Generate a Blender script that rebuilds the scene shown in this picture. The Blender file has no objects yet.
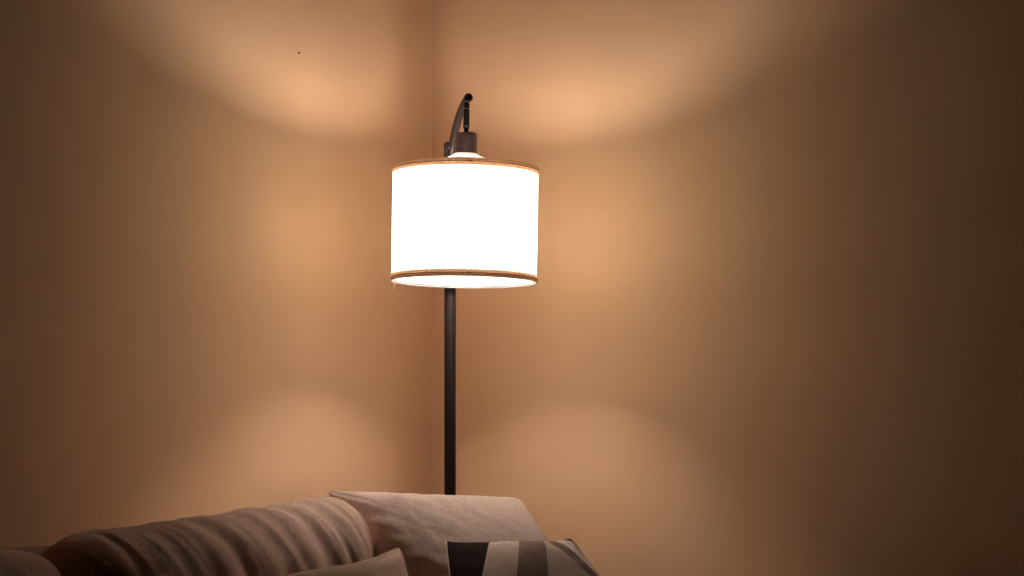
import bpy, bmesh, math, random
from mathutils import Vector, Matrix, noise

random.seed(7)
sc = bpy.context.scene
COL = sc.collection
U = 0.36 / 147.0          # metres per unit of length used below (about 2.45 mm)
EYE = 0.90                # camera height
F = 2000.0                # focal length in pixels of the 1024 wide frame
HOR = 455.0               # horizon row


def W(x, y, z):
    """x right of the camera axis, y behind the lamp axis, z above the eye (all in U) -> world metres"""
    return Vector((x * U, y * U, EYE + z * U))


def PX(px, py, depth):
    """the point at a given distance that is seen at a pixel"""
    return W((px - 512) * depth / F, depth - F, (HOR - py) * depth / F)


# ------------------------------------------------------------------ materials
def new_mat(name):
    m = bpy.data.materials.new(name)
    m.use_nodes = True
    nt = m.node_tree
    return m, nt, nt.nodes['Principled BSDF'], nt.nodes['Material Output']


def N(nt, kind, **kw):
    n = nt.nodes.new(kind)
    for k, v in kw.items():
        if k.startswith('i_'):
            n.inputs[k[2:].replace('_', ' ')].default_value = v
        else:
            setattr(n, k, v)
    return n


def ramp(nt, stops, interp='LINEAR'):
    r = nt.nodes.new('ShaderNodeValToRGB')
    r.color_ramp.interpolation = interp
    el = r.color_ramp.elements
    while len(el) > 1:
        el.remove(el[-1])
    el[0].position, el[0].color = stops[0][0], (*stops[0][1], 1)
    for p, c in stops[1:]:
        e = el.new(p)
        e.color = (*c, 1)
    return r


def wall_mat(name, col):
    m, nt, b, out = new_mat(name)
    tc = N(nt, 'ShaderNodeTexCoord')
    n1 = N(nt, 'ShaderNodeTexNoise', i_Scale=260.0, i_Detail=3.0)
    n2 = N(nt, 'ShaderNodeTexNoise', i_Scale=2.2, i_Detail=4.0)
    nt.links.new(tc.outputs['Object'], n1.inputs['Vector'])
    nt.links.new(tc.outputs['Object'], n2.inputs['Vector'])
    r = ramp(nt, [(0.3, tuple(c * 0.97 for c in col)), (0.7, tuple(min(1, c * 1.03) for c in col))])
    nt.links.new(n2.outputs['Fac'], r.inputs['Fac'])
    nt.links.new(r.outputs['Color'], b.inputs['Base Color'])
    bp = N(nt, 'ShaderNodeBump', i_Strength=0.10, i_Distance=0.002)
    nt.links.new(n1.outputs['Fac'], bp.inputs['Height'])
    nt.links.new(bp.outputs['Normal'], b.inputs['Normal'])
    b.inputs['Roughness'].default_value = 0.75
    b.inputs['Specular IOR Level'].default_value = 0.15
    return m


def cloth_mat(name, col, scale=420.0, strength=0.35, pattern=None):
    """woven upholstery: two crossed wave weaves plus slub noise"""
    m, nt, b, out = new_mat(name)
    tc = N(nt, 'ShaderNodeTexCoord')
    nz = N(nt, 'ShaderNodeTexNoise', i_Scale=95.0, i_Detail=5.0, i_Roughness=0.7)
    nb = N(nt, 'ShaderNodeTexNoise', i_Scale=scale, i_Detail=2.0)
    for n in (nz, nb):
        nt.links.new(tc.outputs['Object'], n.inputs['Vector'])
    r = ramp(nt, [(0.25, tuple(c * 0.80 for c in col)), (0.75, tuple(min(1, c * 1.18) for c in col))])
    nt.links.new(nz.outputs['Fac'], r.inputs['Fac'])
    src = r.outputs['Color']
    if pattern:
        pc = pattern(nt, tc)
        mx = N(nt, 'ShaderNodeMix', data_type='RGBA', blend_type='MULTIPLY')
        mx.inputs[0].default_value = 1.0
        nt.links.new(pc, mx.inputs[6])
        g = ramp(nt, [(0.25, (0.86,) * 3), (0.75, (1.0,) * 3)])
        nt.links.new(nz.outputs['Fac'], g.inputs['Fac'])
        nt.links.new(g.outputs['Color'], mx.inputs[7])
        src = mx.outputs[2]
    nt.links.new(src, b.inputs['Base Color'])
    ad = N(nt, 'ShaderNodeMath', operation='ADD')
    nt.links.new(nz.outputs['Fac'], ad.inputs[0])
    nt.links.new(nb.outputs['Fac'], ad.inputs[1])
    bp = N(nt, 'ShaderNodeBump', i_Strength=strength, i_Distance=0.003)
    nt.links.new(ad.outputs[0], bp.inputs['Height'])
    nt.links.new(bp.outputs['Normal'], b.inputs['Normal'])
    b.inputs['Roughness'].default_value = 0.95
    b.inputs['Specular IOR Level'].default_value = 0.04
    return m


def plain_mat(name, col, rough=0.5, metal=0.0, spec=0.5, nscale=60.0, amp=0.12):
    m, nt, b, out = new_mat(name)
    tc = N(nt, 'ShaderNodeTexCoord')
    nz = N(nt, 'ShaderNodeTexNoise', i_Scale=nscale, i_Detail=3.0)
    nt.links.new(tc.outputs['Object'], nz.inputs['Vector'])
    r = ramp(nt, [(0.3, tuple(c * (1 - amp) for c in col)), (0.7, tuple(min(1, c * (1 + amp)) for c in col))])
    nt.links.new(nz.outputs['Fac'], r.inputs['Fac'])
    nt.links.new(r.outputs['Color'], b.inputs['Base Color'])
    b.inputs['Roughness'].default_value = rough
    b.inputs['Metallic'].default_value = metal
    b.inputs['Specular IOR Level'].default_value = spec
    return m


def shade_mat():
    """linen lampshade: lets the bulb's light through, mostly diffused"""
    m, nt, b, out = new_mat('shade_linen')
    nt.nodes.remove(b)
    tc = N(nt, 'ShaderNodeTexCoord')
    mp = N(nt, 'ShaderNodeMapping')
    mp.inputs['Scale'].default_value = (60, 60, 420)
    nz = N(nt, 'ShaderNodeTexNoise', i_Scale=1.0, i_Detail=4.0, i_Roughness=0.65)
    nt.links.new(tc.outputs['Object'], mp.inputs['Vector'])
    nt.links.new(mp.outputs['Vector'], nz.inputs['Vector'])
    r = ramp(nt, [(0.30, (0.76, 0.72, 0.61)), (0.55, (0.95, 0.92, 0.81))])
    nt.links.new(nz.outputs['Fac'], r.inputs['Fac'])
    tr = N(nt, 'ShaderNodeBsdfTranslucent')
    df = N(nt, 'ShaderNodeBsdfDiffuse')
    tp = N(nt, 'ShaderNodeBsdfTransparent')
    nt.links.new(r.outputs['Color'], tr.inputs['Color'])
    df.inputs['Color'].default_value = (0.76, 0.76, 0.76, 1)      # white lining
    m1 = N(nt, 'ShaderNodeMixShader')
    m1.inputs[0].default_value = SHADE_TRANSLUCENT
    nt.links.new(df.outputs[0], m1.inputs[1])
    nt.links.new(tr.outputs[0], m1.inputs[2])
    m2 = N(nt, 'ShaderNodeMixShader')
    m2.inputs[0].default_value = SHADE_OPEN
    nt.links.new(m1.outputs[0], m2.inputs[1])
    nt.links.new(tp.outputs[0], m2.inputs[2])
    nt.links.new(m2.outputs[0], out.inputs['Surface'])
    return m


def glow_mat(name, col, strength):
    m, nt, b, out = new_mat(name)
    b.inputs['Base Color'].default_value = (0.9, 0.9, 0.88, 1)
    b.inputs['Emission Color'].default_value = (*col, 1)
    b.inputs['Emission Strength'].default_value = strength
    return m


SHADE_TRANSLUCENT = 0.36
SHADE_OPEN = 0.05
BULB = 228.0
BULB_COL = (1.0, 0.92, 0.84)
WALL_COL = (0.80, 0.495, 0.294)

M_WALL = wall_mat('tan_wall_paint', WALL_COL)
M_CEIL = wall_mat('ceiling_paint', (0.11, 0.09, 0.075))
M_BLACK = plain_mat('dark_bronze_metal', (0.014, 0.008, 0.006), 0.5, 0.0, 0.18)
M_CUP = plain_mat('bronze_metal', (0.06, 0.034, 0.026), 0.45, 0.0, 0.3)
M_STEEL = plain_mat('bright_screw_steel', (0.75, 0.72, 0.68), 0.25, 1.0)
M_WHITE = plain_mat('white_enamel', (0.85, 0.84, 0.82), 0.4, 0.0, 0.4)
M_SHADE = shade_mat()
M_BAND = plain_mat('tan_cord_trim', (0.76, 0.56, 0.41), 0.8, 0.0, 0.2, 300.0, 0.3)
nt = M_BAND.node_tree                        # woven cord: some of the shade's light soaks through it
tl = nt.nodes.new('ShaderNodeBsdfTranslucent')
ms = nt.nodes.new('ShaderNodeMixShader')
ms.inputs[0].default_value = 0.65
nt.links.new(nt.nodes['Principled BSDF'].inputs['Base Color'].links[0].from_socket, tl.inputs['Color'])
nt.links.new(nt.nodes['Principled BSDF'].outputs[0], ms.inputs[1])
nt.links.new(tl.outputs[0], ms.inputs[2])
nt.links.new(ms.outputs[0], nt.nodes['Material Output'].inputs['Surface'])
M_MILK = plain_mat('milky_plastic', (0.88, 0.86, 0.84), 0.4, 0.0, 0.3)
nt = M_MILK.node_tree
tl = nt.nodes.new('ShaderNodeBsdfTranslucent')
tl.inputs['Color'].default_value = (0.9, 0.88, 0.86, 1)
ms = nt.nodes.new('ShaderNodeMixShader')
ms.inputs[0].default_value = 0.5
nt.links.new(nt.nodes['Principled BSDF'].outputs[0], ms.inputs[1])
nt.links.new(tl.outputs[0], ms.inputs[2])
nt.links.new(ms.outputs[0], nt.nodes['Material Output'].inputs['Surface'])
M_STITCH_GROOVE = plain_mat('brown_stitch_and_groove', (0.20, 0.09, 0.04), 0.8)
M_THREAD = plain_mat('linen_thread', (0.50, 0.36, 0.24), 0.9)
M_BULB = glow_mat('lit_bulb_glass', BULB_COL, BULB)
M_SOFA = cloth_mat('taupe_upholstery', (0.33, 0.235, 0.19))
M_CUSH = cloth_mat('taupe_cushion_cloth', (0.64, 0.425, 0.325))
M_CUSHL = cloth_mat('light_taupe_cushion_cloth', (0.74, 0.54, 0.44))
M_PLAIN = cloth_mat('tan_pillow_cloth', (0.76, 0.52, 0.39), strength=0.2)
M_PIPE = cloth_mat('cream_piping_cloth', (0.80, 0.62, 0.50), strength=0.1)
M_WOOD = plain_mat('dark_wood', (0.06, 0.035, 0.02), 0.4, 0.0, 0.5, 25.0, 0.3)
M_FLOOR = plain_mat('brown_carpet', (0.12, 0.085, 0.06), 0.95, 0.0, 0.1, 400.0, 0.3)


# ------------------------------------------------------------------ helpers
def obj(name, bm, mat, parent=None, smooth=True, origin=None):
    if origin is not None:
        bmesh.ops.translate(bm, verts=bm.verts, vec=-Vector(origin))
    bmesh.ops.recalc_face_normals(bm, faces=bm.faces)
    me = bpy.data.meshes.new(name)
    bm.to_mesh(me)
    bm.free()
    if smooth:
        for p in me.polygons:
            p.use_smooth = True
    me.materials.append(mat)
    o = bpy.data.objects.new(name, me)
    COL.objects.link(o)
    if origin is not None:
        o.location = origin
    if parent is not None:
        o.parent = parent
        bpy.context.view_layer.update()
        o.matrix_parent_inverse = parent.matrix_world.inverted()
    return o


def tag(o, label, cat, group=None):
    o['label'] = label
    o['category'] = cat
    if group:
        o['group'] = group
    return o


def thing(name, loc, label, cat, group=None):
    o = bpy.data.objects.new(name, None)
    o.empty_display_size = 0.05
    COL.objects.link(o)
    o.location = loc
    bpy.context.view_layer.update()
    return tag(o, label, cat, group)


def sharp(o, ang=35):
    o.data.set_sharp_from_angle(angle=math.radians(ang))
    return o


def lathe(profile, center, axis_m=None, seg=64, closed=False, bm=None):
    """profile of (radius, height) in U around a vertical axis through center (world metres)"""
    bm = bm or bmesh.new()
    rings = []
    for r, h in profile:
        if r < 1e-6:
            rings.append([bm.verts.new(Vector((0, 0, h * U)))])
        else:
            rings.append([bm.verts.new(Vector((r * U * math.cos(2 * math.pi * k / seg),
                                               r * U * math.sin(2 * math.pi * k / seg), h * U))) for k in range(seg)])
    pairs = list(zip(rings, rings[1:]))
    if closed:
        pairs.append((rings[-1], rings[0]))
    new = [v for rg in rings for v in rg]
    for a, b in pairs:
        for k in range(seg):
            k2 = (k + 1) % seg
            if len(a) == 1 and len(b) == 1:
                continue
            if len(a) == 1:
                bm.faces.new((a[0], b[k], b[k2]))
            elif len(b) == 1:
                bm.faces.new((a[k], a[k2], b[0]))
            else:
                bm.faces.new((a[k], a[k2], b[k2], b[k]))
    mt = Matrix.Translation(center)
    if axis_m is not None:
        mt = mt @ axis_m
    bmesh.ops.transform(bm, matrix=mt, verts=new)
    return bm


def tube(pts, radii, seg=24, bm=None, caps=True):
    """round tube through world points with radii in metres"""
    bm = bm or bmesh.new()
    n = len(pts)
    tang = []
    for i in range(n):
        a = pts[max(0, i - 1)]
        b = pts[min(n - 1, i + 1)]
        tang.append((b - a).normalized())
    ref = Vector((1, 0, 0)) if abs(tang[0].x) < 0.9 else Vector((0, 1, 0))
    nrm = (ref - tang[0] * ref.dot(tang[0])).normalized()
    rings = []
    for i in range(n):
        nrm = (nrm - tang[i] * nrm.dot(tang[i])).normalized()
        bn = tang[i].cross(nrm)
        rings.append([bm.verts.new(pts[i] + (nrm * math.cos(2 * math.pi * k / seg) + bn * math.sin(2 * math.pi * k / seg)) * radii[i])
                      for k in range(seg)])
    for a, b in zip(rings, rings[1:]):
        for k in range(seg):
            k2 = (k + 1) % seg
            bm.faces.new((a[k], a[k2], b[k2], b[k]))
    if caps:
        bm.faces.new(rings[0])
        bm.faces.new(rings[-1])
    return bm


def box(bm, corners8):
    """corners: 4 bottom then 4 top"""
    v = [bm.verts.new(c) for c in corners8]
    for f in ((0, 1, 2, 3), (4, 5, 6, 7), (0, 1, 5, 4), (1, 2, 6, 5), (2, 3, 7, 6), (3, 0, 4, 7)):
        bm.faces.new([v[i] for i in f])
    return bm


def smoothstep(a, b, x):
    t = max(0.0, min(1.0, (x - a) / (b - a)))
    return t * t * (3 - 2 * t)


# ------------------------------------------------------------------ the room
LX = -46.5                                   # lamp axis, right of camera axis
n1 = Vector((-0.80, 0.60))                 # from the lamp towards the left wall
n2 = Vector((0.60, 0.80))                  # from the lamp towards the right wall
D1, D2 = 206.0, 200.0


def ST(s, t, z):
    """along the left wall towards the corner, out from the left wall, world height in metres"""
    p = n1 * (D1 - t) + n2 * s
    v = W(LX + p.x, p.y, 0)
    v.z = z
    return v


H = 2.55
TH = 45.0


def wall(name, s0, s1, t0, t1):
    bm = bmesh.new()
    box(bm, [ST(s0, t0, 0), ST(s1, t0, 0), ST(s1, t1, 0), ST(s0, t1, 0),
             ST(s0, t0, H), ST(s1, t0, H), ST(s1, t1, H), ST(s0, t1, H)])
    o = obj(name, bm, M_WALL, smooth=False)
    o['kind'] = 'structure'
    return o


FAR = 2450.0
wall('wall_left', -FAR, D2 + TH, -TH, 0)
wall('wall_right', D2, D2 + TH, 0, FAR)
bm = bmesh.new()
box(bm, [ST(-FAR, -TH, -0.1), ST(D2 + TH, -TH, -0.1), ST(D2 + TH, FAR, -0.1), ST(-FAR, FAR, -0.1),
         ST(-FAR, -TH, 0), ST(D2 + TH, -TH, 0), ST(D2 + TH, FAR, 0), ST(-FAR, FAR, 0)])
o = obj('floor', bm, M_FLOOR, smooth=False)
o['kind'] = 'structure'

bm = bmesh.new()
box(bm, [ST(-FAR, -TH, H), ST(D2 + TH, -TH, H), ST(D2 + TH, FAR, H), ST(-FAR, FAR, H),
         ST(-FAR, -TH, H + 0.1), ST(D2 + TH, -TH, H + 0.1), ST(D2 + TH, FAR, H + 0.1), ST(-FAR, FAR, H + 0.1)])
o = obj('ceiling', bm, M_CEIL, smooth=False)
o['kind'] = 'structure'

# nail in the left wall, where a small dark dot shows
def on_left_wall(px, py):
    k = (px - 512) / F
    # point x = k*(F+y) must satisfy n1.(x-LX, y) = D1
    y = (D1 - n1.x * (k * F - LX)) / (n1.x * k + n1.y)
    return PX(px, py, F + y)


nw = on_left_wall(298, 53)
inward = Vector((-n1.x, -n1.y, 0))
bm = tube([nw - inward * 0.004, nw + inward * 0.004, nw + inward * 0.0042, nw + inward * 0.0055],
          [0.0012, 0.0012, 0.0028, 0.0024], seg=12)
tag(obj('nail', bm, M_BLACK), 'tiny dark nail head in the left wall, high up left of the lamp', 'nail')

# ------------------------------------------------------------------ floor lamp
POLE_X, POLE_Y = -64.6, 85.0
root = thing('floor_lamp', W(POLE_X, POLE_Y, -EYE / U),
             'dark bronze floor lamp with a lit cream drum shade hanging from its curved arm', 'lamp')
floor_z = -EYE / U
pc = W(POLE_X, POLE_Y, floor_z)
bm = lathe([(0, 0), (48, 0), (50, 1.0), (50, 6), (48, 8.5), (44, 9.4), (16, 10.5), (10, 12), (8.6, 18), (6.2, 20), (0, 20)], pc, seg=72)
sharp(obj('base', bm, M_BLACK, root))
top = 309 - floor_z
bm = lathe([(0, 18), (6.1, 18), (6.1, top - 1.2), (5.0, top), (0, top)], pc, seg=32)
sharp(obj('pole', bm, M_BLACK, root))
# arm: rises from the pole's head and bends over towards the room
apts = []
for i in range(33):
    th = (math.pi / 2) * i / 32
    yy = 85 - 93 * (1 - math.cos(th)) ** 1.0
    zz = 300 + 55.8 * math.sin(th)
    xx = -64.3 + (LX + 3.0 + 64.3) * (1 - math.cos(th)) ** 0.85
    apts.append(W(xx, yy, zz))
end_dir = (apts[-1] - apts[-2]).normalized()
arad = [3.9 * U] * 33
bm = tube(apts, arad, seg=28)
sharp(obj('arm', bm, M_BLACK, root))
bm = tube([apts[-1] - end_dir * 3 * U, apts[-1] + end_dir * 1.5 * U, apts[-1] + end_dir * 2.6 * U], [4.3 * U, 4.3 * U, 3.5 * U], seg=28)
sharp(obj('end_cap', bm, M_BLACK, root))
# joint collar and thumb knob beside the pole's head
bm = lathe([(0, top - 16), (7.0, top - 16), (7.4, top - 15), (7.4, top - 3), (7.0, top - 2), (0, top - 2)], pc, seg=32)
sharp(obj('collar', bm, M_BLACK, root))
kp = W(POLE_X - 1.4, POLE_Y - 7.0, 321)
kd = Vector((-0.35, -0.94, 0)).normalized()
bm = tube([kp - kd * 9 * U, kp - kd * 1 * U, kp, kp + kd * 1 * U, kp + kd * 4.0 * U, kp + kd * 5 * U],
          [2.0 * U, 2.0 * U, 3.4 * U, 3.9 * U, 3.9 * U, 3.0 * U], seg=20)
kn = obj('knob', bm, M_BLACK, root)
sharp(kn)
bm = tube([W(POLE_X - 3.5, POLE_Y - 3, 306), W(POLE_X - 3.6, POLE_Y - 3, 320)], [3.0 * U, 2.6 * U], seg=16)
sharp(obj('knob_stem', bm, M_BLACK, root))

# what hangs: link, ball joint, cup, shade - tilted a touch, pivoting at the ball joint
SX = LX + 0.7
piv = W(SX, 0, 455 - 132)
TILT = Matrix.Translation(piv) @ Matrix.Rotation(math.radians(0.85), 4, 'Y') @ Matrix.Translation(-piv)


def hang(name, bm, mat, parent=root, sh=True):
    bmesh.ops.transform(bm, matrix=TILT, verts=bm.verts)
    o = obj(name, bm, mat, parent)
    if sh:
        sharp(o)
    return o


HC = lambda z: W(SX, 0, z)          # on the hanging axis
bm = tube([HC(354), HC(351.2), HC(351), HC(327.5), HC(324.5)], [2.4 * U, 2.4 * U, 3.1 * U, 3.1 * U, 2.0 * U], seg=20)
link = hang('hanging_link', bm, M_BLACK)
bm = tube([HC(346.6), HC(345.9)], [3.25 * U, 3.25 * U], seg=20)
hang('seam_ring', bm, M_STEEL, link)
sp = W(SX + 0.3, -2.4, 328.3)
bm = tube([sp, sp + Vector((0, -1.2 * U, 0)), sp + Vector((0, -1.7 * U, 0))], [1.5 * U, 1.5 * U, 0.9 * U], seg=16)
hang('screw', bm, M_STEEL, link)
ball = lathe([(2.6 * math.sin(math.pi * k / 12), 2.6 * -math.cos(math.pi * k / 12)) for k in range(13)], HC(323.3), seg=20)
hang('ball_joint', ball, M_BLACK, root, False)
bm = lathe([(0, 321.6), (9.6, 321.6), (10.8, 320.8), (11.2, 319.4), (11.2, 301.8), (10.6, 301.2), (0, 301.2)], W(SX, 0, 0), seg=48)
hang('socket_cup', bm, M_CUP)
# white socket and bulb inside the shade
bm = lathe([(0, 301.1), (7.6, 301.1), (7.8, 300), (7.8, 280.5), (7.0, 279.2), (0, 279.2)], W(SX + 3.0, 0, 0), seg=40)
hang('socket', bm, M_WHITE)
bz = 177.0
bm = lathe([(0, bz + 57), (5, bz + 57.2), (9.4, bz + 58.4), (12.2, bz + 61.0), (13.6, bz + 65), (14.0, bz + 70), (14.0, bz + 78),
            (13.6, bz + 87.5), (0, bz + 87.5)], W(SX + 3.0, 0, 0), seg=48)
hang('bulb', bm, M_BULB)
bm = lathe([(0, bz + 87.6), (13.6, bz + 87.6), (12.6, bz + 90), (8.6, bz + 95.5), (6.4, bz + 98.2), (5.4, bz + 98.4), (5.6, bz + 99.2), (5.0, bz + 100.1),
            (5.6, bz + 101), (5.3, bz + 102), (0, bz + 102)], W(SX + 3.0, 0, 0), seg=48)
hang('bulb_housing', bm, M_WHITE)

# shade
ZB, ZT, R = 172.5, 287.0, 72.7
bm = lathe([(R, ZB + 0.6), (R, ZB + 20), (R, ZB + 58), (R, ZT - 20), (R, ZT - 0.6)], W(SX, 0, 0), seg=128)
shade = hang('shade', bm, M_SHADE, root, False)


def trim(z0):
    # two cords side by side with a groove between them
    prof = [(R + 0.12, z0)]
    for base in (0.0, 3.5):
        for k in range(7):
            a = -math.pi / 2 + math.pi * k / 6
            prof.append((R + 0.25 + 1.05 * math.cos(a), z0 + base + 1.7 + 1.6 * math.sin(a)))
    prof.append((R + 0.12, z0 + 6.9))
    return lathe(prof, W(SX, 0, 0), seg=160, closed=True)


def torus(rad, z, r, seg=96, ms=10):
    return lathe([(rad + r * math.cos(2 * math.pi * k / ms), z + r * math.sin(2 * math.pi * k / ms)) for k in range(ms)], W(SX, 0, 0), seg=seg, closed=True)


for z0 in (ZB, ZT - 6.9):
    band = hang('trim_band', trim(z0), M_BAND, shade, False)
    hang('groove_line', torus(R + 0.75, z0 + 3.45, 0.42, 160, 8), M_STITCH_GROOVE, band, False)['label'] = 'dark brown ring added to darken the groove between the cords'  # thin brown ring added so the groove between the cords reads dark
    p0 = W(SX + 6, -R - 1.3, z0 + 3.45)
    bm = tube([p0 + Vector((-2.0 * U, 0, 0)), p0 + Vector((-1.2 * U, -0.3 * U, 0)), p0 + Vector((1.2 * U, -0.3 * U, 0)), p0 + Vector((2.0 * U, 0, 0))],
              [0.3 * U, 0.8 * U, 0.8 * U, 0.3 * U], seg=10)
    hang('stitch', bm, M_STITCH_GROOVE, band)
# wire rings inside the rims
hang('wire_ring', torus(R - 1.2, ZB + 2.8, 0.55), M_STEEL, shade, False)
hang('wire_ring', torus(R - 1.2, ZT - 1.8, 0.7), M_WHITE, shade, False)
# white fitter under the cup: a washer flaring into a shallow cone, and three wires out to the upper ring
bm = lathe([(8.2, 301.1), (11.5, 301.1), (12.6, 300.6), (14.0, 299.2), (24.5, 294.4), (25.0, 293.8), (24.4, 293.2), (13.4, 298.4), (11.8, 300.4), (8.2, 300.8)], W(SX, 0, 0), seg=64, closed=True)
hang('shade_fitter', bm, M_MILK, shade)
for a in (40, 160, 280):
    ca, sa = math.cos(math.radians(a)), math.sin(math.radians(a))
    pts = [W(SX + ca * r, sa * r, z) for r, z in ((12, 298.8), (16, 296.6), (22, 293.2), (30, 289.5), (40, 286.6), (55, 285.4), (R - 1.2, ZT - 1.8))]
    hang('spider_wire', tube(pts, [0.8 * U] * 7, seg=12), M_WHITE, shade)
# loose thread hanging from the left of the lower hem
tp = W(SX - R + 4.0, -17, ZB + 1)
bm = tube([tp + Vector((0, 0, 0)), tp + Vector((0.3 * U, 0, -4 * U)), tp + Vector((0.0, 0, -8 * U)), tp + Vector((-0.5 * U, 0, -11.5 * U))], [0.28 * U] * 4, seg=8)
hang('loose_thread', bm, M_THREAD, shade)

# ------------------------------------------------------------------ sofa
SEAT = 0.42


def rbox(name, s0, s1, t0, t1, z0, z1, mat, parent, bev=0.03, segs=4):
    bm = bmesh.new()
    box(bm, [ST(s0, t0, z0), ST(s1, t0, z0), ST(s1, t1, z0), ST(s0, t1, z0),
             ST(s0, t0, z1), ST(s1, t0, z1), ST(s1, t1, z1), ST(s0, t1, z1)])
    bmesh.ops.bevel(bm, geom=list(bm.edges), offset=bev, segments=segs, affect='EDGES', profile=0.5)
    o = obj(name, bm, mat, parent)
    sharp(o, 50)
    return o


S0, S1 = -960.0, 40.0
sofa = thing('sofa', ST((S0 + S1) / 2, 215, 0), 'taupe upholstered sofa against the left wall under the lamp, mostly hidden by its cushions', 'sofa')
rbox('seat_base', S0 + 1, S1 - 1, 12, 540, 0.12, 0.285, M_SOFA, sofa, 0.02)
rbox('backrest', S0 + 48.5, S1 - 48.5, 10, 92, 0.288, 0.70, M_SOFA, sofa, 0.06, 6)
rbox('armrest', S1 - 48, S1, 10, 543, 0.288, 0.555, M_SOFA, sofa, 0.05, 6)
rbox('armrest', S0, S0 + 48, 10, 543, 0.288, 0.555, M_SOFA, sofa, 0.05, 6)
ws = (S1 - 49 - (S0 + 49)) / 3
for k in range(3):
    rbox('seat_cushion', S0 + 49 + k * ws + 0.8, S0 + 49 + (k + 1) * ws - 0.8, 93, 545, 0.287, SEAT, M_SOFA, sofa, 0.035, 5)
for s in (S0 + 25, S1 - 14):
    for t in (32, 520):
        bm = lathe([(0, 0), (5.5, 0), (8, 0.118 / U), (0, 0.118 / U)], ST(s, t, 0.002), seg=20)
        sharp(obj('leg', bm, M_WOOD, sofa))


def lerp(tab, s):
    if s <= tab[0][0]:
        return tab[0][1]
    for (a, va), (b, vb) in zip(tab, tab[1:]):
        if s <= b:
            return va + (vb - va) * (s - a) / (b - a)
    return tab[-1][1]


def box_cushion(name, s0, s1, t0, t1, z0, top_line, folds, label, group, mat, seed, wr=1.0):
    """loose stuffed back cushion: rounded box whose cloth is gathered into folds across its length"""
    bm = bmesh.new()
    bmesh.ops.create_cube(bm, size=2.0)
    bmesh.ops.subdivide_edges(bm, edges=list(bm.edges), cuts=95, use_grid_fill=True)
    hl, ht = (s1 - s0) / 2, (t1 - t0) / 2
    cs, ct = (s0 + s1) / 2, (t0 + t1) / 2
    rnd = random.Random(seed)
    for v in bm.verts:
        x, y, z = v.co
        # even out the cube's parameter
        x, y, z = (math.sin(c * math.pi / 4) / math.sin(math.pi / 4) if abs(c) < 1 else c for c in (x, y, z))
        qe = 2.15 if z > 0 else 3.2
        q = (abs(y) ** qe + abs(z) ** qe) ** (1 / qe)
        ex = 16 if x > 0 else 9
        r = (abs(x) ** ex + q ** ex) ** (1 / ex)
        x, y, z = x / r, y / r, z / r
        s = cs + x * hl
        lam = (x + 1) / 2
        ztop = lerp(top_line, s)
        zc, hz = (ztop + z0) / 2, (ztop - z0) / 2
        # belly bulge in the middle of the front
        bul = 1 + 0.10 * (1 - x * x) * (1 if y > 0 else 0)
        d = 0.0
        up = smoothstep(-0.9, 0.2, z)
        for fs, amp, wd, skew in folds:
            # the fold line leans along the cushion as it comes down the front
            line = fs + skew * (1 - z) * 60 + 9 * noise.noise(Vector((z * 1.3 + y, fs * 0.05, seed)))
            e = (s - line) / wd
            fade = up * (0.30 + 0.70 * smoothstep(-0.5, 0.6, y)) * (0.75 + 0.6 * noise.noise(Vector((fs * 0.11, z * 1.7 + y, 5.0))))
            prof = -math.exp(-e * e * 3.0) + 0.30 * math.exp(-((e - 1.3) ** 2) * 1.2) + 0.55 * math.exp(-((e + 1.6) ** 2) * 0.8)
            d += amp * prof * fade
        d += wr * 1.8 * noise.noise(Vector((s * 0.022, y * 1.5, z * 1.5 + seed))) + wr * 0.7 * noise.noise(Vector((s * 0.07, y * 4, z * 4 + seed)))
        d += wr * up * 0.9 * noise.noise(Vector(((s - 25 * (1 - z)) * 0.14, z * 0.9 + y * 0.6, seed + 4)))
        nrm = Vector((x ** 5, y, z)).normalized()
        # seam pinch round both ends
        pin = 0.10 * smoothstep(0.80, 1.0, abs(x)) * (1 - smoothstep(0.96, 1.0, abs(x)))
        yy = y * ht * bul * (1 - pin)
        zz = zc + z * hz
        t = ct + yy + nrm.y * d
        v.co = ST(s + nrm.x * d * 0.3, t, 0)
        v.co.z = EYE + ((zc + z * hz) + nrm.z * d) * U
    c = ST(cs, ct, SEAT)
    o = obj(name, bm, mat, origin=c)
    return tag(o, label, 'cushion', group)


def s_of(px, t=155.0):
    """where along the wall a line at distance t from it crosses an image column"""
    k = (px - 512) / F
    bx, by = LX + n1.x * (D1 - t), n1.y * (D1 - t)
    return (k * (F + by) - bx) / (n2.x - k * n2.y)


def tops(rows, t=155.0):
    out = []
    for px, py in rows:
        sv = s_of(px, t)
        d = F + n1.y * (D1 - t) + n2.y * sv
        out.append((sv, (HOR - py) * d / F))
    return sorted(out)


zs = (SEAT - EYE) / U + 5.0
folds1 = [(s_of(px), amp, wd, sk) for px, amp, wd, sk in (
    (322, 0.7, 5, 0.15), (305, 0.6, 6, 0.25), (288, 1.1, 8, 0.30), (262, 3.2, 13, 0.42), (238, 1.0, 8, 0.30), (214, 1.4, 10, 0.38),
    (175, 3.6, 15, 0.45), (148, 0.9, 8, 0.30), (124, 1.5, 11, 0.28), (86, 2.6, 8, 0.12))]
SA, SB = s_of(46), s_of(330)
box_cushion('back_cushion', SA, SB, 101, 223, zs,
            tops([(46, 547), (62, 538), (88, 529.5), (130, 526), (170, 521), (225, 513), (262, 506.5), (300, 499), (331, 492)]), folds1,
            'long taupe back cushion with deep gathered folds, left of the cushion below the lamp',
            'back cushions of the sofa', M_CUSH, 3.0)
folds0 = [(SA - 80, 1.0, 14, 0.2), (SA - 180, 1.6, 16, 0.2)]
box_cushion('back_cushion', SA - 365, SA - 9, 101, 206, zs, tops([(-60, 552), (0, 549), (45, 549)]), folds0,
            'dark shadowed back cushion at the far left end of the sofa', 'back cushions of the sofa', M_CUSH, 8.0)


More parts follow.
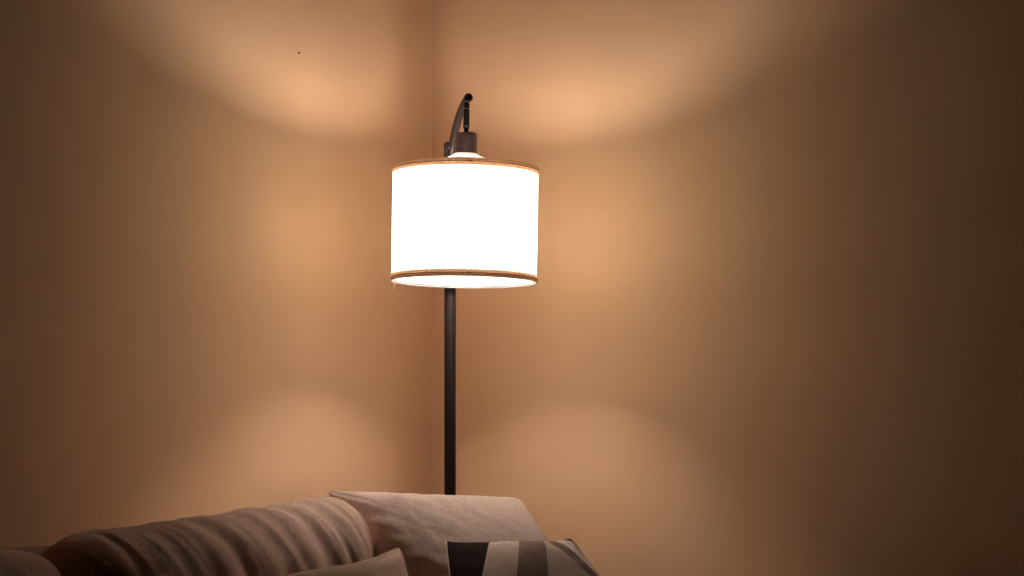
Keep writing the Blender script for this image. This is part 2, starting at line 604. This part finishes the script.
def seat_px(px, depth, up=0.012):
    """the point just above the seat that lies at a column and distance"""
    p = PX(px, 600, depth)
    p.z = SEAT + up
    return p


def pillow(name, tl, tr, br, bl, thick, label, mat, seed, conc=0.05, hollow=None, wr=1.0, puff=0.5, n=90, piping=None, group=None, corner=None):
    """stuffed cushion spanned by four corner points (world); front faces the camera side"""
    hollow = conc if hollow is None else hollow
    bm = bmesh.new()
    uvs = {}
    ctr = (tl + tr + br + bl) / 4
    fn = ((tr - tl).cross(tl - bl)).normalized()
    if fn.y > 0:
        fn = -fn
    grids = []
    for side in (1, -1):
        g = []
        for j in range(n + 1):
            row = []
            for i in range(n + 1):
                u = i / n * 2 - 1
                w = j / n * 2 - 1
                # denser towards the seam
                u = math.sin(u * math.pi / 2)
                w = math.sin(w * math.pi / 2)
                k = 1.0 if not corner else max(abs(u), abs(w), 1e-9) / (abs(u) ** corner + abs(w) ** corner + 1e-30) ** (1 / corner)
                uu = k * u * (1 - conc * (1 - w * w))
                ww = k * w * (1 - hollow * (1 - u * u))
                a, b = (uu + 1) / 2, (ww + 1) / 2
                p = (bl * (1 - a) + br * a) * (1 - b) + (tl * (1 - a) + tr * a) * b
                h = max(0.0, (1 - abs(u) ** 2.6) * (1 - abs(w) ** 2.6)) ** puff
                d = thick / 2 * h
                edge = min(1.0, h * 1.6)
                nv = Vector((u * 1.6 + seed, w * 1.6, side * 3.1 + seed))
                d += edge * wr * (0.010 * noise.noise(nv) + 0.0045 * noise.noise(nv * 3.1) + 0.002 * noise.noise(nv * 7.3))
                # radial puckers running in from the seam
                ang = math.atan2(w, u)
                rim = (1 - h) * edge
                d += wr * 0.004 * rim * math.sin(ang * 19 + 3 * noise.noise(nv)) 
                vv = bm.verts.new(p + fn * side * d)
                uvs[vv] = ((u + 1) / 2, (w + 1) / 2)
                row.append(vv)
            g.append(row)
        grids.append(g)
    for g in grids:
        for j in range(n):
            for i in range(n):
                bm.faces.new((g[j][i], g[j][i + 1], g[j + 1][i + 1], g[j + 1][i]))
    lay = bm.loops.layers.uv.new('cloth')
    for f in bm.faces:
        for lp in f.loops:
            lp[lay].uv = uvs[lp.vert]
    bmesh.ops.remove_doubles(bm, verts=bm.verts, dist=1e-5)
    o = obj(name, bm, mat, origin=ctr)
    tag(o, label, 'cushion', group)
    if piping:
        pts = []
        for k in range(4 * 24):
            e, f = divmod(k, 24)
            q = f / 24 * 2 - 1
            u, w = ((q, 1), (1, -q), (-q, -1), (-1, q))[e]
            uu = u * (1 - conc * (1 - w * w)) if abs(w) < 1 else u
            ww = w * (1 - hollow * (1 - u * u)) if abs(u) < 1 else w
            a, b = (uu + 1) / 2, (ww + 1) / 2
            pts.append((bl * (1 - a) + br * a) * (1 - b) + (tl * (1 - a) + tr * a) * b)
        pts.append(pts[0])
        obj('piping', tube(pts, [piping] * len(pts), seg=10), M_PIPE, o)
    return o


# smooth cushion leaning into the sofa's corner below the lamp
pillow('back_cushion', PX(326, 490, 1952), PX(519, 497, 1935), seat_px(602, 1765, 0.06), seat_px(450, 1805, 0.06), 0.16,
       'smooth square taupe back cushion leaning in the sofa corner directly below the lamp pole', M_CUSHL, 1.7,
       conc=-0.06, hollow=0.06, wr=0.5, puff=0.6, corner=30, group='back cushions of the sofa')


def stripes(nt, tc):
    """dark block and upright bands on the left, slanting bands on the right"""
    sx = N(nt, 'ShaderNodeSeparateXYZ')
    nt.links.new(tc.outputs['UV'], sx.inputs[0])
    cream, dark, mid, pale = (0.86, 0.65, 0.52), (0.035, 0.02, 0.016), (0.36, 0.24, 0.19), (0.92, 0.76, 0.66)

    def lin(cu, cv, c0):
        a = N(nt, 'ShaderNodeMath', operation='MULTIPLY_ADD')
        a.inputs[1].default_value = cu
        a.inputs[2].default_value = c0
        nt.links.new(sx.outputs['X'], a.inputs[0])
        b = N(nt, 'ShaderNodeMath', operation='MULTIPLY_ADD')
        b.inputs[1].default_value = cv
        nt.links.new(sx.outputs['Y'], b.inputs[0])
        nt.links.new(a.outputs[0], b.inputs[2])
        return b.outputs[0]

    c1 = lin(1.0, -0.36, 0.36)
    c2 = lin(1.0, 0.35, -0.35)
    r1 = ramp(nt, [(0.0, dark), (0.345, cream), (0.56, mid), (0.75, cream)], 'CONSTANT')
    nt.links.new(c1, r1.inputs['Fac'])
    r3 = ramp(nt, [(0.0, dark), (0.22, cream), (0.56, mid), (0.75, cream)], 'CONSTANT')
    nt.links.new(c1, r3.inputs['Fac'])
    r2 = ramp(nt, [(0.0, cream), (0.70, mid), (0.805, pale), (0.90, (0.74, 0.57, 0.48)), (0.965, pale)], 'CONSTANT')
    nt.links.new(c2, r2.inputs['Fac'])
    lt = N(nt, 'ShaderNodeMath', operation='LESS_THAN')
    lt.inputs[1].default_value = 0.42
    nt.links.new(sx.outputs['Y'], lt.inputs[0])
    m0 = N(nt, 'ShaderNodeMix', data_type='RGBA')
    nt.links.new(lt.outputs[0], m0.inputs[0])
    nt.links.new(r1.outputs['Color'], m0.inputs[6])
    nt.links.new(r3.outputs['Color'], m0.inputs[7])
    gt = N(nt, 'ShaderNodeMath', operation='GREATER_THAN')
    gt.inputs[1].default_value = 0.76
    nt.links.new(c1, gt.inputs[0])
    mx = N(nt, 'ShaderNodeMix', data_type='RGBA')
    nt.links.new(gt.outputs[0], mx.inputs[0])
    nt.links.new(m0.outputs[2], mx.inputs[6])
    nt.links.new(r2.outputs['Color'], mx.inputs[7])
    return mx.outputs[2]


M_STRIPE = cloth_mat('striped_pillow_cloth', (0.5, 0.4, 0.3), strength=0.2, pattern=stripes)
pillow('throw_pillow', PX(446, 541, 1790), PX(571, 539, 1785), seat_px(678, 1710, 0.04), seat_px(452, 1615, 0.04), 0.14,
       'patterned throw pillow with dark blocks and slanting cream and brown bands', M_STRIPE, 4.4,
       conc=0.04, hollow=0.085, wr=0.4, puff=0.75, piping=0.002)
pillow('throw_pillow', PX(270, 575, 1690), PX(401, 543, 1745), seat_px(444, 1590, 0.03), seat_px(270, 1550, 0.03), 0.13,
       'plain tan throw pillow with one peaked corner in front of the folded cushion', M_PLAIN, 6.1,
       conc=0.05, hollow=0.2, wr=0.5, puff=0.7, corner=11)

# ------------------------------------------------------------------ light, camera, look
w = bpy.data.worlds.new('night_room')
sc.world = w
w.use_nodes = True
w.node_tree.nodes['Background'].inputs['Color'].default_value = (1.0, 0.62, 0.38, 1)
w.node_tree.nodes['Background'].inputs['Strength'].default_value = 0.0005

cd = bpy.data.cameras.new('camera')
cam = bpy.data.objects.new('camera', cd)
COL.objects.link(cam)
cd.sensor_width = 36.0
cd.sensor_fit = 'HORIZONTAL'
cd.lens = F / 1024 * 36.0
cam.location = W(0, -F, 0)
cam.rotation_euler = (math.pi / 2, 0, 0)
cd.shift_y = (HOR - 288) / 1024
cd.clip_start = 0.05
sc.camera = cam

vs = sc.view_settings
sc.display_settings.display_device = 'sRGB'
vs.view_transform = 'Standard'
vs.look = 'None'
vs.gamma = 1.0
vs.use_curve_mapping = False
vs.exposure = 0.0
sc.cycles.use_denoising = True
sc.cycles.max_bounces = 12
sc.cycles.diffuse_bounces = 8
sc.cycles.transmission_bounces = 10
sc.cycles.transparent_max_bounces = 12
sc.cycles.sample_clamp_indirect = 0.0
